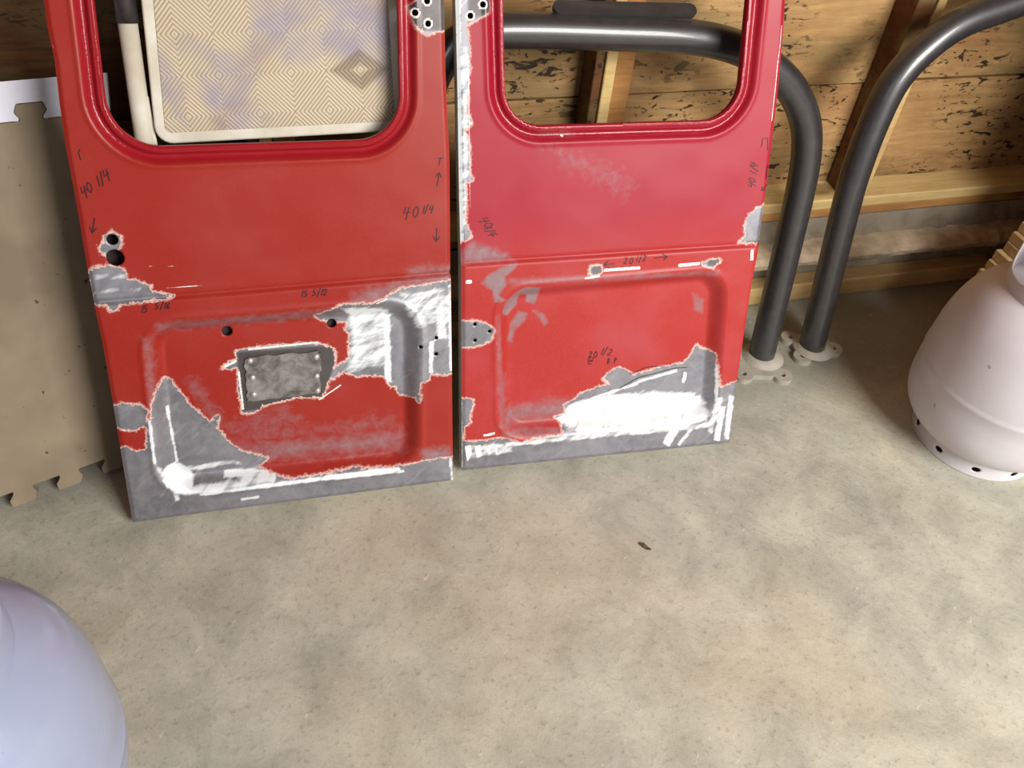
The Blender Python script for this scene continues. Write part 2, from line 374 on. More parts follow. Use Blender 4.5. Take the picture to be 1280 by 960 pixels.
# tall cabinet added out of frame to shade the corner behind the right tank
occ = empty('occluder', (1.47, .655, 0)); tag(occ, 'added unseen dark wooden cabinet standing just outside the right edge of the picture', 'occluder')
box('occluder_body', (0, .03, 0), (.54, .36, 1.7), M_dark, occ, .004); box('door', (.004, 0, .06), (.268, .028, 1.68), M_dark, occ, .004); box('door', (.272, 0, .06), (.536, .028, 1.68), M_dark, occ, .004)  # body and doors of the added unseen cabinet

# ------------------------------------------------------------------ the two van doors
GL = {
 '0': [[(.3, 1), (.08, .7), (.08, .3), (.28, 0), (.5, .3), (.5, .7), (.3, 1)]],
 '1': [[(.32, 1), (.22, 0)]],
 '2': [[(.1, .75), (.25, 1), (.5, .85), (.4, .5), (.05, .05), (.55, .1)]],
 '4': [[(.15, 1), (.02, .45), (.6, .52)], [(.52, 1), (.36, -.15)]],
 '5': [[(.55, 1), (.18, .95), (.12, .55), (.45, .5), (.45, .15), (.05, .02)]],
 '6': [[(.45, 1), (.12, .55), (.1, .15), (.35, 0), (.5, .25), (.3, .45), (.1, .3)]],
 '/': [[(.42, 1.15), (.12, -.15)]],
 'T': [[(0, 1), (.7, 1)], [(.35, 1), (.3, 0)]],
 'A': [[(0, 0), (.3, 1), (.6, 0)], [(.1, .4), (.5, .4)]],
 'B': [[(.1, 0), (.1, 1), (.45, .8), (.15, .5), (.5, .3), (.1, 0)]],
 'P': [[(.1, 0), (.15, 1), (.5, .8), (.15, .45)]],
 '.': [[(.2, .0), (.26, .06)]],
 '@': [[(.45, .35), (.3, .6), (.2, .35), (.45, .35), (.6, .35), (.6, .8), (.25, .95), (0, .5), (.2, 0), (.6, .1)]],
 ' ': [],
}
def text(s, start, direc, height, adv=.75, up=None):
    """pixel polylines of a handwritten string"""
    d = np.array(direc, float); d /= np.linalg.norm(d); u = np.array([d[1], -d[0]]) if up is None else np.array(up, float)
    p = np.array(start, float); out = []
    for ch in s:
        h = height * (.62 if ch == '.' else 1)
        for st in GL[ch]: out.append([p + d * (x + .28 * y) * h + u * y * h + np.random.default_rng(len(out) + int(h)).normal(0, .35, 2) for x, y in st])
        p = p + d * height * adv * (.5 if ch in ' 1.' else .8 if ch == '/' else 1)
    return out

def build_door(name, label, bl, br, outline_l, outline_r, win, win_r, belt, recess, mat, edge_mat_l, edge_mat_r, bare, soft, holes, notes, extra=None):
    A = on_floor(bl); B = on_floor(br); ux = (B - A) / np.linalg.norm(B - A); back = np.array([-ux[1], ux[0], 0]); L = math.radians(20)
    uy = back * math.sin(L) + np.array([0, 0, 1]) * math.cos(L); n = np.cross(ux, uy)
    def uv(p):
        q = on_plane(np.array(p, float), A, n) - A; return np.array([np.dot(q, ux), np.dot(q, uy)])
    TOP = 1.03
    mw = np.eye(4); mw[:3, 0] = ux; mw[:3, 1] = uy; mw[:3, 2] = n; mw[:3, 3] = A + np.array([0, 0, .0115])
    root = empty(name, mat=Matrix(mw.tolist())); tag(root, label, 'van door', 'pair of red van doors')
    ol = np.array([uv(p) for p in outline_l]); orr = np.array([uv(p) for p in outline_r])
    def ext(o, v):   # outline u for height v, straight beyond the last point
        o = o[np.argsort(o[:, 1])]; s = (o[-1, 0] - o[-2, 0]) / (o[-1, 1] - o[-2, 1])
        return np.where(v > o[-1, 1], o[-1, 0] + s * (v - o[-1, 1]), np.interp(v, o[:, 1], o[:, 0]))
    step = .0021; nv = int(TOP / step); nu = int(.53 / step)
    vv = np.linspace(0, TOP, nv)[:, None] * np.ones((1, nu)); ss = np.linspace(0, 1, nu)[None, :] * np.ones((nv, 1))
    uu = ext(ol, vv) * (1 - ss) + ext(orr, vv) * ss
    wb = [uv(p) for p in win]                         # bl, br, right point, left point (lines up to the hidden top)
    def up_to(a, b, v): t = (v - a[1]) / (b[1] - a[1]); return a + (b - a) * t
    wq = [wb[0], wb[1], up_to(wb[1], wb[2], .955), up_to(wb[0], wb[3], .955)]
    WP = round_poly(wq, win_r); RP = round_poly([uv(p) for p in recess], .052)
    b0, b1 = uv(belt[0]), uv(belt[1]); H = [(uv(h[:2]), h[2] * .00128) for h in holes]
    def height(U, V):
        vb = b0[1] + (b1[1] - b0[1]) * (U - b0[0]) / (b1[0] - b0[0]); dv = vb - V
        w = .0035 * sstep(-.001, .007, dv) - .0022 * np.exp(-((dv + .001) / .0028) ** 2)
        dr = poly_sdf(RP, U, V); w = w - .021 * sstep(-.001, .026, -dr) + .0014 * np.exp(-((dr - .004) / .004) ** 2)
        dw = poly_sdf(WP, U, V)
        w = w - .0075 * sstep(.024, .014, dw) + .006 * sstep(.0115, .0065, dw) + .0014 * np.exp(-((dw - .026) / .003) ** 2)
        w = w + .0012 * (vnoise(U, V, 9, 3) - .5) + .0006 * (vnoise(U, V, 24, 5) - .5)
        eu = np.minimum(np.abs(U - ext(ol, V)), np.abs(U - ext(orr, V))); w = w - .003 * (1 - sstep(0, .006, np.minimum(eu, V + 0 * U)))
        return w
    sdf = poly_sdf(WP, uu, vv)
    for c, r in H: sdf = np.minimum(sdf, np.hypot(uu - c[0], vv - c[1]) - r)
    u, v, f, e = cut_sheet(uu, vv, sdf); w = height(u, v); nn = u.size
    P = np.c_[u.ravel(), v.ravel(), w.ravel()]
    # window lip returns backwards
    ec = P[e].mean(1); inwin = poly_sdf(WP, ec[:, 0], ec[:, 1]) < .003; ew = e[inwin]
    small = np.zeros(len(e), bool)
    for c, r in H: small |= np.hypot(ec[:, 0] - c[0], ec[:, 1] - c[1]) < r * 1.6
    es = e[small & ~inwin]
    P2 = P.copy(); P2[:, 2] -= .015; P3 = P.copy(); P3[:, 2] -= .002
    q = np.concatenate([f, np.c_[ew[:, 1], ew[:, 0], ew[:, 0] + nn, ew[:, 1] + nn], np.c_[es[:, 1], es[:, 0], es[:, 0] + 2 * nn, es[:, 1] + 2 * nn]])
    PP, (q,), used = compact(np.concatenate([P, P2, P3]), [q]); me = np_mesh('outer_skin', PP, q)
    U, Vv = PP[:, 0], PP[:, 1]
    def put(nm, val):
        a = me.attributes.new(nm, 'FLOAT', 'POINT'); a.data.foreach_set('value', np.asarray(val, np.float32))
    d = np.full(U.shape, .05)
    for poly in bare: d = np.minimum(d, poly_sdf([uv(p) for p in poly], U, Vv))
    put('bare', d)
    for nm in ('prim', 'painted_shine', 'white', 'dark'):
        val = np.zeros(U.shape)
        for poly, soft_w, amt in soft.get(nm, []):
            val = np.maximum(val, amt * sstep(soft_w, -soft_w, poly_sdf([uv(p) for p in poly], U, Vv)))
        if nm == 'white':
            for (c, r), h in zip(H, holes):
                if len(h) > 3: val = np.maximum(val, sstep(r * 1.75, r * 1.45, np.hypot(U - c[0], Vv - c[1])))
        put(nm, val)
    put('gloss', sstep(.026, .018, poly_sdf(WP, U, Vv)))
    link('outer_skin', me, mat, root)
    # folded edge and inner shell
    D = .031
    def strip(nm, pts, m_):
        pts = np.array(pts); k = len(pts); Vs = [(a, b, c) for a, b, c in pts] + [(a, b, -D) for a, b, c in pts]
        inn = np.array([pts[:, 0].mean(), pts[:, 1].mean()])
        return link(nm, mesh(nm, Vs, [(i, i + 1, k + i + 1, k + i) for i in range(k - 1)]), m_, root)
    vs = np.linspace(0, TOP, 60)
    lu = ext(ol, vs); ru = ext(orr, vs)
    strip('edge_fold', np.c_[lu, vs, height(lu, vs)], edge_mat_l); strip('edge_fold', np.c_[ru, vs, height(ru, vs)], edge_mat_r)
    us = np.linspace(lu[0], ru[0], 60); strip('edge_fold', np.c_[us, 0 * us, height(us, 0 * us)], M_edge_metal)
    us = np.linspace(lu[-1], ru[-1], 30); strip('edge_fold', np.c_[us, 0 * us + TOP, height(us, 0 * us + TOP)], M_edge_red)
    st = 9; u8, v8 = uu[::st, ::st], vv[::st, ::st]
    v8 = v8.copy(); v8[-1] = TOP; u8 = u8.copy(); u8[:, -1] = ext(orr, v8[:, -1])
    u8, v8, f8, e8 = cut_sheet(u8, v8, poly_sdf(WP, u8, v8) - .012)
    P8 = np.c_[u8.ravel(), v8.ravel(), np.full(u8.size, -D)]; P8, (f8,), _ = compact(P8, [f8])
    link('inner_panel', np_mesh('inner_panel', P8, f8), M_inner, root)
    # handwriting as thin ink ribbons lying on the paint
    for strokes, wd in notes:
        Vs = []; Fs = []
        for stq in strokes:
            pts = np.array([uv(p) for p in stq]); L_ = len(pts)
            seg = []
            for i in range(L_ - 1):
                k = max(2, int(np.linalg.norm(pts[i + 1] - pts[i]) / .004))
                seg += [pts[i] + (pts[i + 1] - pts[i]) * t for t in np.linspace(0, 1, k, endpoint=False)]
            seg.append(pts[-1]); seg = np.array(seg); T = np.gradient(seg, axis=0); T /= np.linalg.norm(T, axis=1)[:, None] + 1e-9; Nn = np.c_[-T[:, 1], T[:, 0]]
            a = seg + Nn * wd / 2; b = seg - Nn * wd / 2; b0_ = len(Vs)
            for pa, pb, ha, hb in zip(a, b, height(a[:, 0], a[:, 1]), height(b[:, 0], b[:, 1])):
                Vs += [(pa[0], pa[1], ha + .0007), (pb[0], pb[1], hb + .0007)]
            Fs += [(b0_ + 2 * i, b0_ + 2 * i + 1, b0_ + 2 * i + 3, b0_ + 2 * i + 2) for i in range(len(seg) - 1)]
        link('marker_writing', mesh('marker_writing', Vs, Fs), M_ink, root)
    if extra: extra(root, uv, height)
    return root

def arrow(a, b, hd=7):
    a = np.array(a, float); b = np.array(b, float); d = (b - a) / np.linalg.norm(b - a); s = np.array([-d[1], d[0]])
    return [[a, b], [b - d * hd + s * hd * .6, b, b - d * hd - s * hd * .6]]

# ---- left door
bare_l = [
 [(112,352),(118,345),(128,342),(142,341),(154,344),(160,349),(162,357),(175,360),(192,366),(184,371),(205,374),(218,378),(190,383),(158,386),(152,388),(151,393),(140,394),(137,388),(118,388)],
 [(127,316),(133,312),(134,304),(143,299),(153,304),(153,315),(147,321),(138,328),(128,324)],
 [(511,20),(519,15),(528,9),(545,8),(553,3),(557,0),(560,48),(545,50),(534,53),(524,47),(514,35)],
 [(395,406),(404,400),(425,388),(460,386),(481,381),(490,373),(504,367),(530,363),(562,357),(567,472),(558,473),(537,473),(535,480),(525,482),(524,508),(519,504),(502,504),(496,495),(490,495),(482,482),(470,480),(449,482),(429,477),(416,486),(412,480),(425,469),(438,459),(438,429),(434,424),(436,414),(427,412),(408,413)],
 [(296,452),(321,446),(360,443),(400,441),(419,448),(421,468),(412,490),(404,510),(391,508),(372,509),(359,513),(342,516),(329,520),(316,529),(304,528),(300,505),(298,470),(289,473),(280,472),(282,468),(297,461)],
 [(206,483),(214,489),(225,502),(238,521),(246,525),(255,534),(262,540),(274,532),(272,549),(279,555),(292,570),(304,577),(337,585),(318,596),(347,602),(360,604),(397,600),(441,592),(491,590),(499,587),(529,581),(547,578),(572,575),(572,612),(150,664),(152,567),(160,564),(172,569),(186,568),(187,531),(192,527),(192,508)],
 [(140,515),(153,511),(165,510),(178,512),(187,520),(186,535),(178,538),(170,543),(158,542),(145,540)],
]
def quad(x0, y0, x1, y1, w):
    d = np.array([x1 - x0, y1 - y0], float); s = np.array([-d[1], d[0]]) / np.linalg.norm(d) * w / 2
    a = np.array([x0, y0], float); b = np.array([x1, y1], float); return [a + s, b + s, b - s, a - s]
soft_l = {
 'prim': [(quad(200, 418, 500, 393, 10), .014, .8), (quad(186, 430, 196, 520, 8), .014, .7), (quad(290, 580, 500, 562, 14), .030, .95), (quad(300, 560, 495, 540, 10), .04, .5),
          (quad(528, 575, 560, 572, 16), .016, .95), ([(430,388),(455,372),(500,358),(562,350),(562,358),(505,366),(482,380)], .010, .8),
          ([(330,525),(360,520),(380,535),(350,560),(290,560),(270,545)], .02, .35), (quad(510, 347, 566, 343, 8), .016, .7), (quad(240, 490, 275, 540, 8), .02, .7), (quad(440, 375, 560, 358, 8), .014, .5)],
 'painted_shine': [([(436,400),(480,392),(491,400),(490,485),(480,470),(440,478),(430,476),(440,458)], .010, .75), (quad(485, 405, 487, 490, 9), .003, 1), ([(425,392),(480,390),(485,402),(440,408)], .006, .85),
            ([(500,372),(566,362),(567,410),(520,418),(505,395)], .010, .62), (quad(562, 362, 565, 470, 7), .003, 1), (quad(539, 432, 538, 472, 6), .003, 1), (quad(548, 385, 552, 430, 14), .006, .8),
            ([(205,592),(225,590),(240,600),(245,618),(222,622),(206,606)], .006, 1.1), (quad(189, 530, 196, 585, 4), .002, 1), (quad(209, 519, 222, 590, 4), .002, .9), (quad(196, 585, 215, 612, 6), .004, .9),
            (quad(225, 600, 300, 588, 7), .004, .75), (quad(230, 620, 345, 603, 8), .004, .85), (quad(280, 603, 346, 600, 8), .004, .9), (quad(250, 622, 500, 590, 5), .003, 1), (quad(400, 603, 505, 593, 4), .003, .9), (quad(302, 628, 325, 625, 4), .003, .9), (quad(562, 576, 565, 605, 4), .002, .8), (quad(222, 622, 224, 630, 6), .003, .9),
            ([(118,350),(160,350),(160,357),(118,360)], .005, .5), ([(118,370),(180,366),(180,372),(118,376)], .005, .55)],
 'dark': [([(296,452),(420,442),(421,468),(404,512),(304,528)], .004, .75), ([(511,10),(557,0),(560,50),(520,50)], .004, .7)],
 'white': [(quad(281, 471, 297, 463, 4), .002, .8), (quad(299, 475, 305, 525, 4), .003, .75), (quad(310, 449, 400, 440, 3), .002, .8), (quad(400, 512, 428, 493, 2), .0015, .8), (quad(470, 386, 484, 380, 2), .0015, .8), (quad(200, 368, 290, 363, 1.2), .001, .8), (quad(186, 341, 228, 341, 1.0), .001, .7), (quad(66, 40, 76, 130, 2), .002, .6)],
}
holes_l = [(143,308,6),(146.5,330.5,9.3),(284.5,426,6.2),(416,416,5.8),(533.7,12,3.3,1),(519,26.5,3.3,1),(535,40,3.3,1),(545,428,2.4),(525.5,439.5,2.4),(544.5,448,2.4)]
notes_l = [
 (text('40 1/4', (107, 258), (.72, -.55), 13, .72), .0015), (arrow((121,281),(118,300)), .0015), ([[(101,200),(104,210)], [(101,200),(103,196)]], .0013),
 (text('40', (503,282), (1, -.12), 14, .85) + text('1/4', (527,275), (1, -.12), 9, .75), .0015),
 (text('T', (546,216), (1, -.1), 9) + arrow((546,242),(549,224), 6), .0015), (arrow((546,293),(545,310), 7), .0015),
 (text('15', (178,398), (1, -.1), 9, .85) + text('5/16', (196,394), (1, -.1), 8, .75), .0015),
 (text('15', (377,378), (1, -.1), 8, .85) + text('5/12', (391,377), (1, -.1), 8, .7), .0015),
]
def patch_left(root, uv, height):
    global M_patch
    t = NT('patch_steel'); v = t.coord(); n = t.noise(v, 45, 5, .65, .4)
    M_patch = t.out(t.mix(t.rng(n, .35, .62), rgb(88, 82, 78), rgb(150, 146, 142)), .5, .3)
    c = [uv(p) for p in ((310,513),(401,503),(402,449),(307,459))]
    pl = round_poly(c, .008, 4); pl = np.concatenate([[a_ + (b_ - a_) * k / 8 for k in range(8)] if np.linalg.norm(b_ - a_) > .02 else [a_] for a_, b_ in zip(pl, np.roll(pl, -1, 0))])
    c0_ = uv((355, 482)); w0 = float(height(np.array([c0_[0]]), np.array([c0_[1]]))[0]) + .0004
    pts = [(p[0] + random.uniform(-.0022, .0022), p[1] + random.uniform(-.0022, .0022)) for p in pl]
    o = link('patch_plate', extrude_poly('patch_plate', pts, w0, w0 + .003), M_patch, root)
    mr = plain('rivet_metal', rgb(216, 212, 208), .3, .7)
    for p in ((313.5,462),(316.5,483),(318,504),(396.5,457),(397,481),(398,499)):
        q = uv(p); me = sphere_mesh('rivet', (q[0], q[1], w0 + .003), .0054, .7); link('rivet', me, mr, o)
    # two holes' dark interior is the real gap behind the skin
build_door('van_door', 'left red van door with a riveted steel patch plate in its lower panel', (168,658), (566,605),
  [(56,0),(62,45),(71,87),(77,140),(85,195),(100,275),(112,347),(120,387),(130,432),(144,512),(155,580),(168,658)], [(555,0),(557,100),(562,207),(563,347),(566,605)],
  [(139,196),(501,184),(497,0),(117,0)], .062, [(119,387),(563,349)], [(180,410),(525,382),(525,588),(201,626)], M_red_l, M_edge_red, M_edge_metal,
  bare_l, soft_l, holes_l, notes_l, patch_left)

# ---- right door
bare_r = [
 [(565,-30),(583,-20),(598,-2),(607,5),(612,13),(611,25),(583,42),(585,65),(586,85),(584,120),(582,150),(588,158),(588,165),(581,172),(586,190),(586,226),(590,233),(581,236),(582,262),(580,285),(588,303),(576,310),(570,310)],
 [(570,409),(594,407),(604,409),(613,414),(616,420),(612,430),(600,437),(570,441)],
 [(570,505),(582,503),(590,505),(590,512),(586,522),(587,532),(580,538),(578,555),(570,555)],
 [(570,556),(581,556),(603,556),(622,552),(650,558),(665,553),(704,548),(702,537),(695,532),(710,528),(708,517),(718,513),(727,503),(738,499),(765,491),(756,484),(766,476),(778,470),(784,474),(796,480),(831,469),(856,465),(867,454),(873,442),(880,446),(893,449),(894,460),(897,489),(902,487),(910,484),(922,482),(922,562),(570,600)],
 [(950,311),(920,311),(930,302),(928,290),(935,275),(942,268),(958,262)],
 [(737,339),(748,338),(750,346),(740,351),(735,348)], [(873,335),(884,332),(894,329),(897,334),(888,340),(876,338)],
]
soft_r = {
 'prim': [([(610,350),(625,341),(645,336),(643,342),(630,352),(632,362),(622,375),(632,382),(618,384),(615,370),(600,360)], .004, 1), ([(627,400),(632,385),(645,372),(655,365),(674,366),(675,378),(671,391),(660,388),(660,378),(650,378),(648,392),(635,405)], .003, 1.1),
          ([(640,415),(650,400),(662,403),(660,410),(645,425),(643,440),(636,437)], .004, .8), ([(668,399),(680,402),(688,413),(683,418)], .004, .75), ([(870,378),(883,385),(882,403),(870,398)], .006, .7), (quad(630, 530, 715, 520, 16), .024, 1), (quad(628, 480, 630, 535, 6), .014, .8),
          (quad(635, 358, 895, 348, 8), .006, .6), ([(575,325),(590,310),(635,325),(640,332),(575,337)], .01, .85), (quad(622, 400, 626, 540, 7), .006, .55), (quad(672, 176, 720, 177, 8), .004, .8), ([(660,180),(720,195),(800,230),(780,260),(700,215)], .02, .3), (quad(626, 548, 700, 546, 10), .005, .6)],
 'painted_shine': [([(710,516),(760,505),(840,500),(872,502),(884,512),(880,530),(820,540),(720,546),(700,538)], .010, 1.05), (quad(895, 462, 893, 505, 4), .002, 1), (quad(860, 476, 857, 490, 4), .002, 1), (quad(830, 560, 845, 535, 10), .004, 1), (quad(845, 561, 862, 540, 5), .003, .9),
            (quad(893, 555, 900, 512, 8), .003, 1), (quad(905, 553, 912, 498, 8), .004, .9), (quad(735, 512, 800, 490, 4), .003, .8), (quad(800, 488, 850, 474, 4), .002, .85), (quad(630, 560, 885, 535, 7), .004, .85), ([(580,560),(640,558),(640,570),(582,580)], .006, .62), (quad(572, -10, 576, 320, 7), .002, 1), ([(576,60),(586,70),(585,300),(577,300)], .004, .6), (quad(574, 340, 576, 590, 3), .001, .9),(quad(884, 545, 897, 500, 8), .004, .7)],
 'dark': [([(583,-10),(612,12),(611,26),(584,40)], .004, .7), ([(737,338),(750,338),(750,350),(737,350)], .002, .6), ([(882,330),(897,329),(895,340),(880,340)], .002, .6), ([(570,408),(612,412),(616,420),(600,437),(570,441)], .003, .35)],
 'white': [(quad(752, 344, 798, 341, 4), .0015, .9), (quad(845, 338, 872, 335.5, 4), .0015, .9), (quad(728, 354, 748, 351, 2.5), .001, .8), (quad(937, 318, 936, 332, 4), .0015, .9), (quad(581, 359, 589, 358, 5), .003, .9), (quad(603, 549, 618, 546, 3), .001, .9), ([(580,562),(588,560),(589,572),(583,582)], .002, .9), ([(592,562),(600,560),(602,574),(595,577)], .002, .9), (quad(609, 562, 611, 572, 4), .002, .9), (quad(619, 562, 620, 572, 3), .002, .8), (quad(701, 178, 704, 180, 3), .001, .9), (quad(585, 90, 587, 300, 1.6), .001, .75), (quad(585, 160, 590, 164, 3), .001, .8), (quad(962, 160, 975, 40, 2), .001, .7)],
}
holes_r = [(587,2.5,3.3,1),(603,16,3.3,1),(587.5,30,3.3,1),(592.8,411,2.3),(611,419.7,2.3),(593,431,2.3)]
notes_r = [
 (text('40', (598,281), (.45, .8), 11, .8) + text('1/4', (604,292), (.45, .8), 10, .65), .0013),
 ([[(949,192),(951,181),(957,181),(957,196)]], .0013), (text('40 1/4', (941,243), (.12, -1), 9, .72), .0013), ([[(957,214),(955,232)]], .0012), (arrow((958,238),(949,246), 5), .0013),
 (arrow((766,336),(752,337), 7) + text('20', (777,337), (1, -.06), 8, .85) + text('1/2', (792,334), (1, -.06), 8, .8), .0013), (arrow((815,329),(832,327), 6), .0015),
 (text('20', (738,459), (1, -.1), 8, .8) + text('1/2', (752,454), (1, .1), 9, .75), .0013), (text('@', (737,467), (1, -.1), 10), .0013), (text('B.P', (761,466), (1, -.1), 7, .85), .0013),
 ([[(790,479),(810,470),(830,468)], [(776,497),(800,483),(846,471),(862,470)]], .0012),
]
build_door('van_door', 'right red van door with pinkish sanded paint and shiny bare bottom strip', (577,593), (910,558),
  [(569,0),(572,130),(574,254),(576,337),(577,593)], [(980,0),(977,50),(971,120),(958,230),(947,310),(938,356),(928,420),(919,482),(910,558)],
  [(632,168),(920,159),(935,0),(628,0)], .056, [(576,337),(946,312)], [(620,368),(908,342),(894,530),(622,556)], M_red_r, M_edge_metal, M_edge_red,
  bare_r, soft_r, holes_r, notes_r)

# ------------------------------------------------------------------ roll bars
LEAN = math.radians(10.5); nb = np.array([0, -math.cos(LEAN), math.sin(LEAN)])
def bar(name, label, foot_y, pix, head, tail, R=.0268):
    A = np.array([0, foot_y, 0]); P = [on_plane(p, A, nb) for p in pix]
    inpl = lambda x, z: np.array([x, foot_y + z * math.tan(LEAN), z])
    P = [inpl(*h) for h in head] + P + [inpl(*q) for q in tail]
    root = empty(name, (P[0][0], P[0][1], 0)); tag(root, label, 'roll bar', 'black tubular roll bars')
    o = P[0] * np.array([1, 1, 0]); path = catmull([p - o for p in P], 9)
    link('tube', tube_mesh('tube', path, R, 28), M_black, root)
    return root, path, inpl, o
def foot_plate(root, c, rot, lobes, holes, th=.011):
    g = np.linspace(-.1, .1, 101); U, V = np.meshgrid(g, g); s = np.full(U.shape, -1.0)
    k = .012
    for i, (x, y, r) in enumerate(lobes):
        d = r - np.hypot(U - x, V - y); s = np.maximum(s, d)
    body = poly_sdf([(l[0] * 1.08, l[1] * 1.08) for l in lobes], U, V); s = np.maximum(s, -body)
    for x, y, r in holes: s = np.minimum(s, np.hypot(U - x, V - y) - r)
    me = plate_mesh('foot_plate', U, V, s, th); o = link('foot_plate', me, M_plate, root); o.location = c; o.rotation_euler = (0, 0, rot); return o
r1, path1, inpl1, o1 = bar('roll_bar', 'black roll bar standing behind the van doors, its top tube seen through the right window',
  1.12, [(951,447),(978,335),(1000,240),(1008,190),(1006,150),(990,112),(960,81),(920,59),(860,46),(760,41),(660,38),(610,40),(572,56),(543,92),(532,140)],
  [], [(.225, .40), (.20, .2), (.185, .004)])
r2, path2, inpl2, o2 = bar('roll_bar', 'black roll bar right of the doors, bending out of the picture at top right',
  1.125, [(1014,436),(1040,330),(1061,245),(1075,200),(1092,155),(1117,104),(1152,64),(1197,31),(1250,10)],
  [], [(1.40, .70), (1.55, .70), (1.74, .69), (1.83, .62), (1.86, .5), (1.87, .25), (1.87, .004)])
# flat mounting bar welded on the top tube
a = on_plane((690, 12), np.array([0, 1.12, 0]), nb); b = on_plane((868, 16), np.array([0, 1.12, 0]), nb)
L_ = np.linalg.norm(b - a); gx = np.linspace(-.01, L_ + .01, 90); gy = np.linspace(-.02, .02, 20); U, V = np.meshgrid(gx, gy)
sd = -poly_sdf(round_poly([(0, -.011), (L_, -.011), (L_, .011), (0, .011)], .010), U, V)
fb = link('mount_plate', plate_mesh('mount_plate', U, V, sd, .008), M_black, r1)
ax = (b - a) / L_; az = np.array([0, -.55, .83]); az -= np.dot(az, ax) * ax; az /= np.linalg.norm(az); ay = np.cross(az, ax); mm = np.eye(4)
mm[:3, 0] = ax; mm[:3, 1] = ay; mm[:3, 2] = az; mm[:3, 3] = a - o1; fb.matrix_local = Matrix(mm.tolist())
def lobes(root, c0, pts, rot=0.0, r=.0195):
    P = [(p[0] - c0[0], p[1] - c0[1]) for p in pts]
    o = foot_plate(root, (0, 0, 0), 0, [(x, y, r) for x, y in P], [(x, y, .0058) for x, y in P])
    return o
def socket(root, x, y, tilt=0):
    pr_ = [(.043, .0112), (.041, .013), (.036, .015), (.033, .019), (.0005, .019)]
    o = link('tube_socket', lathe_mesh('tube_socket', pr_, 40), M_plate, root); o.location = (x, y, 0); return o
f1 = path1[0] + o1; f2 = path2[0] + o2
lobes(r1, o1[:2], [(.874, 1.079), (.953, 1.061), (.968, 1.150), (.892, 1.165)])
lobes(r2, o2[:2], [(1.024, 1.106), (1.103, 1.117), (1.094, 1.172), (1.026, 1.166)])
socket(r1, .002, -.002); socket(r2, .004, .0)
e1 = path1[-1]; e2 = path2[-1]
lobes(r1, (0, 0), [(e1[0] + a, e1[1] + b) for a, b in ((-.04, -.05), (.04, -.05), (.04, .035), (-.04, .035))])
lobes(r2, (0, 0), [(e2[0] + a, e2[1] + b) for a, b in ((-.04, -.05), (.04, -.05), (.04, .035), (-.04, .035))])

# ------------------------------------------------------------------ foam play mat leaning at the left
def mat_frame(A, B, lean):
    ux = (B - A) / np.linalg.norm(B - A); back = np.array([-ux[1], ux[0], 0]); l = math.radians(lean)
    uy = back * math.sin(l) + np.array([0, 0, math.cos(l)]); n = np.cross(ux, uy); m = np.eye(4); m[:3, 0] = ux; m[:3, 1] = uy; m[:3, 2] = n; m[:3, 3] = A; return Matrix(m.tolist())
A = on_floor((0, 640)); B = on_floor((115, 597)); ud = (B - A) / np.linalg.norm(B - A)
TW = .56; pitch = .07; tt = .012; y1 = .575; y2 = .633
T0 = at_y((0, 103), 1.285); T1 = at_y((70, 97), 1.292); td = (T1 - T0) / np.linalg.norm(T1 - T0)
def teeth(x0, x1, y, up):
    out = []; x = x0
    while x + pitch <= x1 + 1e-6:
        b, a = .0145, .0205; h = up * .024
        out += [(x + .035 - b, y), (x + .035 - b, y + .2 * h), (x + .035 - a, y + .55 * h), (x + .035 - a + .004, y + h), (x + .035 + a - .004, y + h), (x + .035 + a, y + .55 * h), (x + .035 + b, y + .2 * h), (x + .035 + b, y)]; x += pitch
    return out
A0 = A - ud * .345; root = empty('foam_mat', (A0[0], A0[1], 0)); tag(root, 'dirty tan foam floor mat with a white edge strip leaning left of the red doors', 'foam mat')
def bend(me):
    """flat sheet -> bottom edge standing on the floor, top edge resting back towards the wall"""
    co = np.zeros(len(me.vertices) * 3, np.float32); me.vertices.foreach_get('co', co); co = co.reshape(-1, 3).astype(float)
    u, v, w = co[:, 0:1], co[:, 1:2] / y2, co[:, 2:3]
    bot = A0 + ud * u; top = T0 - td * .419 + td * (u - .0)
    P = bot * (1 - v) + top * v + np.array([0, -.90, .42]) * w + np.array([0, 1, 0]) * .02 * np.sin(v * 3.14)
    P[:, 2] += .002; P = P - np.array([A0[0], A0[1], 0]); me.vertices.foreach_set('co', P.astype(np.float32).ravel()); me.update()
t = NT('dirty_foam'); v = t.coord(); n1 = t.noise(v, 5, 4); n2 = t.noise(v, 30, 5, .6); n3 = t.noise(v, 55, 2)
c = t.mix(t.rng(n1, .35, .68), rgb(132, 118, 98), rgb(164, 148, 124)); c = t.mix(t.math('MULTIPLY', t.rng(n1, .56, .7), .5), c, rgb(138, 104, 76)); c = t.mix(t.rng(n3, .7, .74, 0, .8), c, rgb(62, 50, 38))
t.bump(n2, .001, .4); M_foam = t.out(c, .8, 0, .3)
M_white = plain('white_foam', rgb(226, 226, 238), .7, 0, .06)
g = .0012
low = [(0, .026)] + teeth(0, TW, .026, -1) + [(TW, .026)]; upl = teeth(0, TW, y1, 1)
gx = np.linspace(-.002, TW + .002, 212); gy = np.linspace(-.002, y2 + .002, 212); U, V = np.meshgrid(gx, gy)
s1 = -poly_sdf(low + [(TW, y1)] + upl[::-1] + [(0, y1)], U, V)
me = plate_mesh('foam_tile', U, V, s1, tt); bend(me); link('foam_tile', me, M_foam, root)
s2 = -poly_sdf([(0, y1)] + upl + [(TW, y1), (TW, y2), (0, y2)], U, V) - g
me = plate_mesh('edge_strip', U, V, s2, tt); bend(me); link('edge_strip', me, M_white, root)

